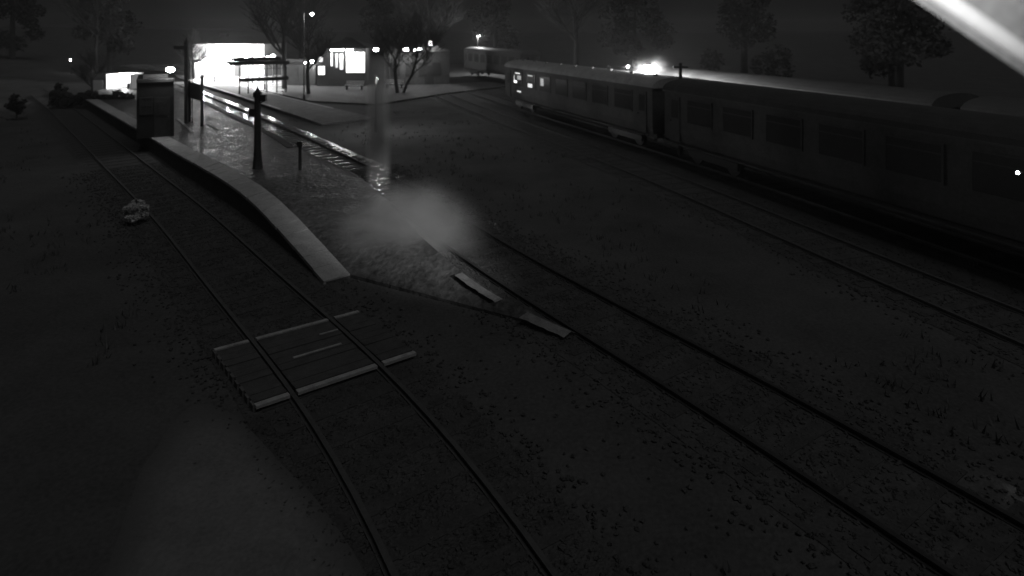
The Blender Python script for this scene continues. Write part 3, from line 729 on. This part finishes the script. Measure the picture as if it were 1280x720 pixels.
# ------------------------------------------------------------------ trees
def bare_tree_proto(name, seed, h=11, spread=.9, two=False):
    rnd = random.Random(seed)
    root = empty(name, (0, 0, 0))
    trunk = MB(); crown = MB()
    def limb(mb, a, d, L, r, depth):
        n = 3; p = a.copy()
        for i in range(n):
            d2 = (d + Vector((rnd.uniform(-.18, .18), rnd.uniform(-.18, .18), rnd.uniform(-.05, .15)))).normalized()
            q_ = p + d2 * L / n; rr = r * (1 - .28 * (i + 1) / n) if depth else r * (1 - .2 * (i + 1) / n)
            seg = 7 if depth == 0 else (5 if depth < 3 else 3)
            mb.tube(p, q_, r * (1 - .28 * i / n), rr, seg, False)
            if depth < 4 and (i > 0 or depth > 0):
                for k in range(1 if (depth >= 2 and rnd.random() < .55) else 2):
                    az = rnd.uniform(0, 2 * math.pi); up = rnd.uniform(.1, .9)
                    dd = (d2 * .7 + Vector((math.cos(az), math.sin(az), up * .6)) * spread).normalized()
                    limb(crown, q_, dd, L * rnd.uniform(.5, .72), max(rr * .5, .012), depth + 1)
            p = q_; d = d2
        if depth < 4:
            for k in range(2):
                dd = (d + Vector((rnd.uniform(-.5, .5), rnd.uniform(-.5, .5), rnd.uniform(0, .4)))).normalized()
                limb(crown, p, dd, L * .7, max(r * .5, .012), depth + 1)
    limb(trunk, Vector((0, 0, -.1)), Vector((0, 0, 1)), h * .4, h * .022, 0)
    if two: limb(trunk, Vector((.5, .1, -.1)), Vector((.25, 0, 1)).normalized(), h * .38, h * .018, 0)
    trunk.build('trunk', M['bark'], root); crown.build('crown', M['bark'], root)
    return root
def leafy_proto(name, seed, h=10, conifer=False, leafm='leaf', n=5200, ls=.22):
    rnd = random.Random(seed); root = empty(name, (0, 0, 0))
    t = MB().tube((0, 0, -.2), (.1, 0, h * .45), h * .03, h * .018, 8).tube((.1, 0, h * .45), (0, 0, h * .93), h * .018, .03, 6)
    t.build('trunk', M['bark'], root)
    c_ = MB(); lobes = []
    for i in range(26):
        f = rnd.random()
        if conifer: z = h * (.12 + .86 * f); rad = h * .28 * (1 - f) ** .8 + .1; rr = h * .07 + .3 * (1 - f)
        else: z = h * (.28 + .62 * f); rad = h * .3 * math.sin(math.pi * min(.95, .25 + .75 * f)) ** .6; rr = h * rnd.uniform(.07, .15)
        a = rnd.uniform(0, 6.28); k = rnd.uniform(.3, 1)
        lobes.append((Vector((math.cos(a) * rad * k, math.sin(a) * rad * k, z)), rr))
    bm = c_.bm
    for i in range(n):
        lc, lr = rnd.choice(lobes)
        v = Vector((rnd.gauss(0, 1), rnd.gauss(0, 1), rnd.gauss(0, 1))).normalized() * lr * rnd.uniform(.55, 1.08)
        p = lc + Vector((v.x, v.y, v.z * .8)); s = ls * rnd.uniform(.6, 1.3)
        a = Vector((rnd.gauss(0, 1), rnd.gauss(0, 1), rnd.gauss(0, .6))).normalized(); b = a.cross(Vector((rnd.gauss(0, 1), rnd.gauss(0, 1), rnd.gauss(0, 1)))).normalized()
        vs = [bm.verts.new(p + a * s), bm.verts.new(p + b * s * .5), bm.verts.new(p - a * s), bm.verts.new(p - b * s * .5)]
        bm.faces.new(vs)
    c_.build('crown', M['leaf'] if leafm == 'leaf' else M[leafm], root)
    return root
pb1 = bare_tree_proto('bare_tree', 3, 11); pb2 = bare_tree_proto('bare_tree', 11, 13, 1.0)
pl1 = leafy_proto('evergreen_tree', 5, 11); pl2 = leafy_proto('conifer', 6, 13, True)
def put(proto_, used, x, y, s, yaw, label, cat, group):
    o = proto_ if not used.get(proto_.name) else copy_tree(proto_)
    used[proto_.name] = 1
    o.location = (x, y, gz(x, y) + (0 if y < 105 else 0)); o.scale = (s, s, s * random.uniform(.9, 1.1)); o.rotation_euler = (0, 0, yaw); tag(o, label, cat, group); return o
used = {}
bt = bare_tree_proto('bare_tree', 21, 8.5, .8, True); used_bt = {}
pt = P(497, 116, .14); put(bt, used_bt, pt.x, pt.y, 1, .4, 'small bare forked tree standing before the dark goods building', 'tree', 'bare trees round the station')
bare_spots = [(-19.3, 57, .8, 'bare tree whose branches cross the big lit window'), (-23.5, 62, 1.0, 'bare tree between the platform shelter and the big lit window'),
              (-34, 96, 1.3, 'bare tree behind the glaring white house'), (-12, 84, 1.2, 'bare tree rising behind the dark goods building'),
              (-58, 84, 1.1, 'bare tree behind the dark waiting room'), (9, 84, 1.3, 'bare tree behind the distant lit coach roof'), (-36.5, 52, .42, 'small bare tree just left of the kiosk opening'), (-38.6, 72, .5, 'small bare tree at the left corner of the glaring white house')]
for i, (x, y, s, lb) in enumerate(bare_spots):
    put((pb1, pb2)[i % 2], used, x, y, s, i * 1.7, lb, 'tree', 'bare trees round the station')
lf = [(-74, 70, 1.1, 'evergreen tree at the extreme left of the background'), (-62, 62, 1.0, 'evergreen tree left of the kiosk, under the tiny distant lamp'),
      (-59, 88, 1.2, 'tall evergreen behind the kiosk'), (-24, 106, 1.2, 'tall evergreen behind the big lit window'), (16, 78, 1.2, 'evergreen tree behind the long train end'),
      (24, 62, 1.1, 'evergreen tree behind the blazing yard lamp'), (31, 48, 1.0, 'evergreen tree right of the blazing yard lamp'), (34, 33, .85, 'evergreen tree towards the right edge beyond the siding'),
      (-3, 104, 1.25, 'tall evergreen behind the distant lit coach roof, centre'), (-80, 96, 1.2, 'tall evergreen on the far left bank'), (38, 60, 1.1, 'tall evergreen beyond the siding, right of centre')]
for i, (x, y, s, lb) in enumerate(lf):
    pr = (pl1, pl2)[i % 2]; put(pr, used, x, y, s, i * 2.1, lb, 'tree', 'evergreens' if i % 2 == 0 else 'conifers')
# pale bush left of the track
bs = leafy_proto('bush', 9, 1.0, leafm='bushleaf', n=5200, ls=.06)
pp = P(170, 281, 0); bs.location = pp; bs.scale = (.95, .95, .85); tag(bs, 'small round pale bush alone on the dark ground left of the curved track', 'bush')
lb2 = leafy_proto('bush', 10, 1.8, n=1800, ls=.09); lb2.location = P(20, 150, 0); tag(lb2, 'dark bush at the left edge below the trees', 'bush')
lb3 = copy_tree(lb2); lb3.location = P(75, 130, 0); lb3['label'] = 'dark bush between the kiosk and the left edge'; 

# loose ballast stones over the nearer track beds
def stones(lines, n, label, seed, ymax=26):
    rnd = random.Random(seed); V = []; F = []
    base = [(1, 0, 0), (-1, 0, 0), (0, 1, 0), (0, -1, 0), (0, 0, 1), (0, 0, -1)]
    tri = [(0, 2, 4), (2, 1, 4), (1, 3, 4), (3, 0, 4), (2, 0, 5), (1, 2, 5), (3, 1, 5), (0, 3, 5)]
    pool = []
    for ln in lines: pool += [(a, b) for a, b in zip(ln, ln[1:]) if a.y < ymax]
    for i in range(n):
        a, b = rnd.choice(pool); t = (b - a).normalized(); p = a.lerp(b, rnd.random()) + Vector((t.y, -t.x, 0)) * (rnd.gauss(0, .45) + rnd.uniform(-1.5, 1.5))
        # keep the crossing boards clear
        e1_, e2_ = c[3] - c[0], c[1] - c[0]; dd = Vector((p.x, p.y, 0)) - Vector((c[0].x, c[0].y, 0))
        det = e1_.x * e2_.y - e1_.y * e2_.x; s_ = (dd.x * e2_.y - dd.y * e2_.x) / det; t_ = (e1_.x * dd.y - e1_.y * dd.x) / det
        if -.03 < s_ < 1.03 and -.03 < t_ < 1.05: continue
        r_ = rnd.uniform(.018, .05); k = len(V); q3 = Matrix.Rotation(rnd.uniform(0, 6.28), 3, 'Z') @ Matrix.Rotation(rnd.uniform(0, 3), 3, 'X')
        for v in base:
            w_ = q3 @ (Vector(v) * r_ * rnd.uniform(.7, 1.25)); V.append((p.x + w_.x, p.y + w_.y, .012 + w_.z * .7))
        F += [tuple(k + j for j in f_) for f_ in tri]
    me = bpy.data.meshes.new('gravel'); me.from_pydata(V, [], F); me.materials.append(M['ballast'])
    o = bpy.data.objects.new('gravel', me); col.objects.link(o); return tag(o, label, kind='stuff')
stones([resample(trackL, 1), resample(trackM, 1)], 26000, 'loose ballast stones over the two nearest tracks', 1)
stones([resample(zset(trackR2, 0), 1)], 9000, 'loose ballast stones over the track beside the long train', 2, 22)

# grass tufts beside the tracks
gr = MB(); rnd = random.Random(4)
for i in range(5200):
    y = rnd.uniform(4, 45); x = rnd.uniform(-.95 * y - 3, .95 * y + 3)
    ok = all(min((Vector((a.x, a.y, 0)) - Vector((x, y, 0))).length for a in ln[::3]) > 2.1 for ln in TR.values())
    # not on the platform
    yy = on_line(A, y) and on_line(B, y)
    if yy:
        if on_line(l1, y) and on_line(l1, y).x - .3 < x < on_line(B, y).x + .3: continue
    if not ok or (-7.5 < x < 2 and y < 14): continue
    if noise.noise(Vector((x * .25, y * .25, 0))) < -.05: continue
    for k in range(4):
        a = rnd.uniform(0, 6.28); hgt = rnd.uniform(.06, .2); ox, oy = x + rnd.uniform(-.12, .12), y + rnd.uniform(-.12, .12)
        dx, dy = math.cos(a) * .02, math.sin(a) * .02; lx, ly = rnd.uniform(-.08, .08), rnd.uniform(-.08, .08)
        gr.bm.faces.new([gr.bm.verts.new((ox - dx, oy - dy, -.02)), gr.bm.verts.new((ox + dx, oy + dy, -.02)), gr.bm.verts.new((ox + lx, oy + ly, hgt))])
tag(gr.build('grass', M['grass']), 'rough grass tufts between the tracks', kind='stuff')

# ------------------------------------------------------------------ eave of the signal box the camera looks past
T_ = 2.0; K = T_ / 4
p1 = PD(1140, -2, T_); p2 = PD(1280, 93, T_); d = (p2 - p1).normalized()
a = p1 - d * 1.6 * K; b = p2 + d * 1.2 * K
up = Vector((.55, -.35, .62)); up = (up - d * up.dot(d)).normalized(); nrm = d.cross(up).normalized()
if nrm.y > 0: nrm = -nrm
root = empty('canopy_roof', (3.4, 1.6, 0), 0, 'pale sloping canopy roof with a bright white rounded gutter close at top right', 'canopy')
o0 = Vector(root.location)
def slab(p, q_, w0, w1, th, name, m, push=0.0, parent=root):
    mb = MB(); f_ = [p + up * w0, q_ + up * w0, q_ + up * w1, p + up * w1]
    top = [mb.bm.verts.new(x + nrm * (push + th) - o0) for x in f_]; bot = [mb.bm.verts.new(x + nrm * push - o0) for x in f_]
    mb.bm.faces.new(top); mb.bm.faces.new(bot[::-1])
    for i in range(4): mb.bm.faces.new((top[i], bot[i], bot[(i + 1) % 4], top[(i + 1) % 4]))
    return mb.build(name, m, parent)
slab(a, b, .0, .05 * K, .05 * K, 'trim_board', M['soffit'], .0)
gt = MB(); ga, gb = a + up * .105 * K + nrm * .02 * K - o0, b + up * .105 * K + nrm * .02 * K - o0
gt.tube(ga, gb, .062 * K, .062 * K, 28).build('gutter', M['barge'], root, smooth=True)
slab(a, b, .163 * K, 2.6 * K, .05 * K, 'soffit', M['soffit'], -.005)
MB().tube((0, 0, 0), (0, 0, 5.0), .1, .09, 10).build('post', M['timber'], root)
er = PD(1370, 30, 2.5 * K)
wl_ = empty('wall_lamp', er, 0, 'unseen spotlight lighting the pale canopy roof and gutter at top right', 'wall lamp')  # unseen lamp placed to light the gutter and soffit
MB().box((.06, 0, 0), (.04, .1, .1)).build('housing', M['iron'], wl_)
plight('lamp_light', (0, 0, 0), 130 * K * K, .04, wl_, spot=100, target=PD(1215, 15, T_) - er)

# ------------------------------------------------------------------ volumes added for a lens blur
s1 = MB().ball((0, 0, 0), 1, 3).build('standin_volume', vol('blur_vol', 1.7, .97, 1.8, .3))  # volume stands in for an out-of-focus smear on the lens
s1.location = PD(506, 290, 16.5); s1.scale = (3.0, 2.2, 2.0)
tag(s1, 'soft pale volume added for a lens blur, low over the near platform', kind='stuff')
s2 = MB().tube((0, 0, -1), (0, 0, 1), 1, 1, 20).build('blur_column', vol('blur_column_vol', 5.5, .85, .6, .2, 'tube'))  # upright strand of the lens smear, built as a volume
ca, cb = PD(474, 240, 17), PD(472, 68, 17); s2.location = (ca + cb) / 2; s2.scale = (.42, .42, (cb.z - ca.z) / 2)
tag(s2, 'narrow upright volume added for the lens blur above the pale puff', kind='stuff')

fl = empty('added_floodlight', (9.5, 1.5, 7), 0, 'unseen spotlight added to light the pale volume over the near platform', 'added_floodlight')  # unseen lamp added to brighten the pale volume
MB().box((0, -.1, 0), (.3, .2, .3)).build('housing', M['iron'], fl); MB().box((-.1, -.1, -2), (.1, .1, 3.8)).build('bracket', M['iron'], fl)
plight('lamp_light', (0, .05, 0), 12000, .1, fl, spot=14, target=PD(508, 284, 16.5) - fl.location)

# ------------------------------------------------------------------ haze
hm = bpy.data.materials.new('haze_mat'); hm.use_nodes = True; n = hm.node_tree; n.nodes.clear()
out = n.nodes.new('ShaderNodeOutputMaterial'); pv = n.nodes.new('ShaderNodeVolumePrincipled')
pv.inputs['Color'].default_value = (.9, .9, .9, 1); pv.inputs['Density'].default_value = .0006; pv.inputs['Anisotropy'].default_value = .2
n.links.new(pv.outputs[0], out.inputs['Volume'])
hz_ = MB().box((0, 450, 14), (1300, 1600, 35)).build('haze', hm); tag(hz_, 'thin damp night haze', kind='stuff')
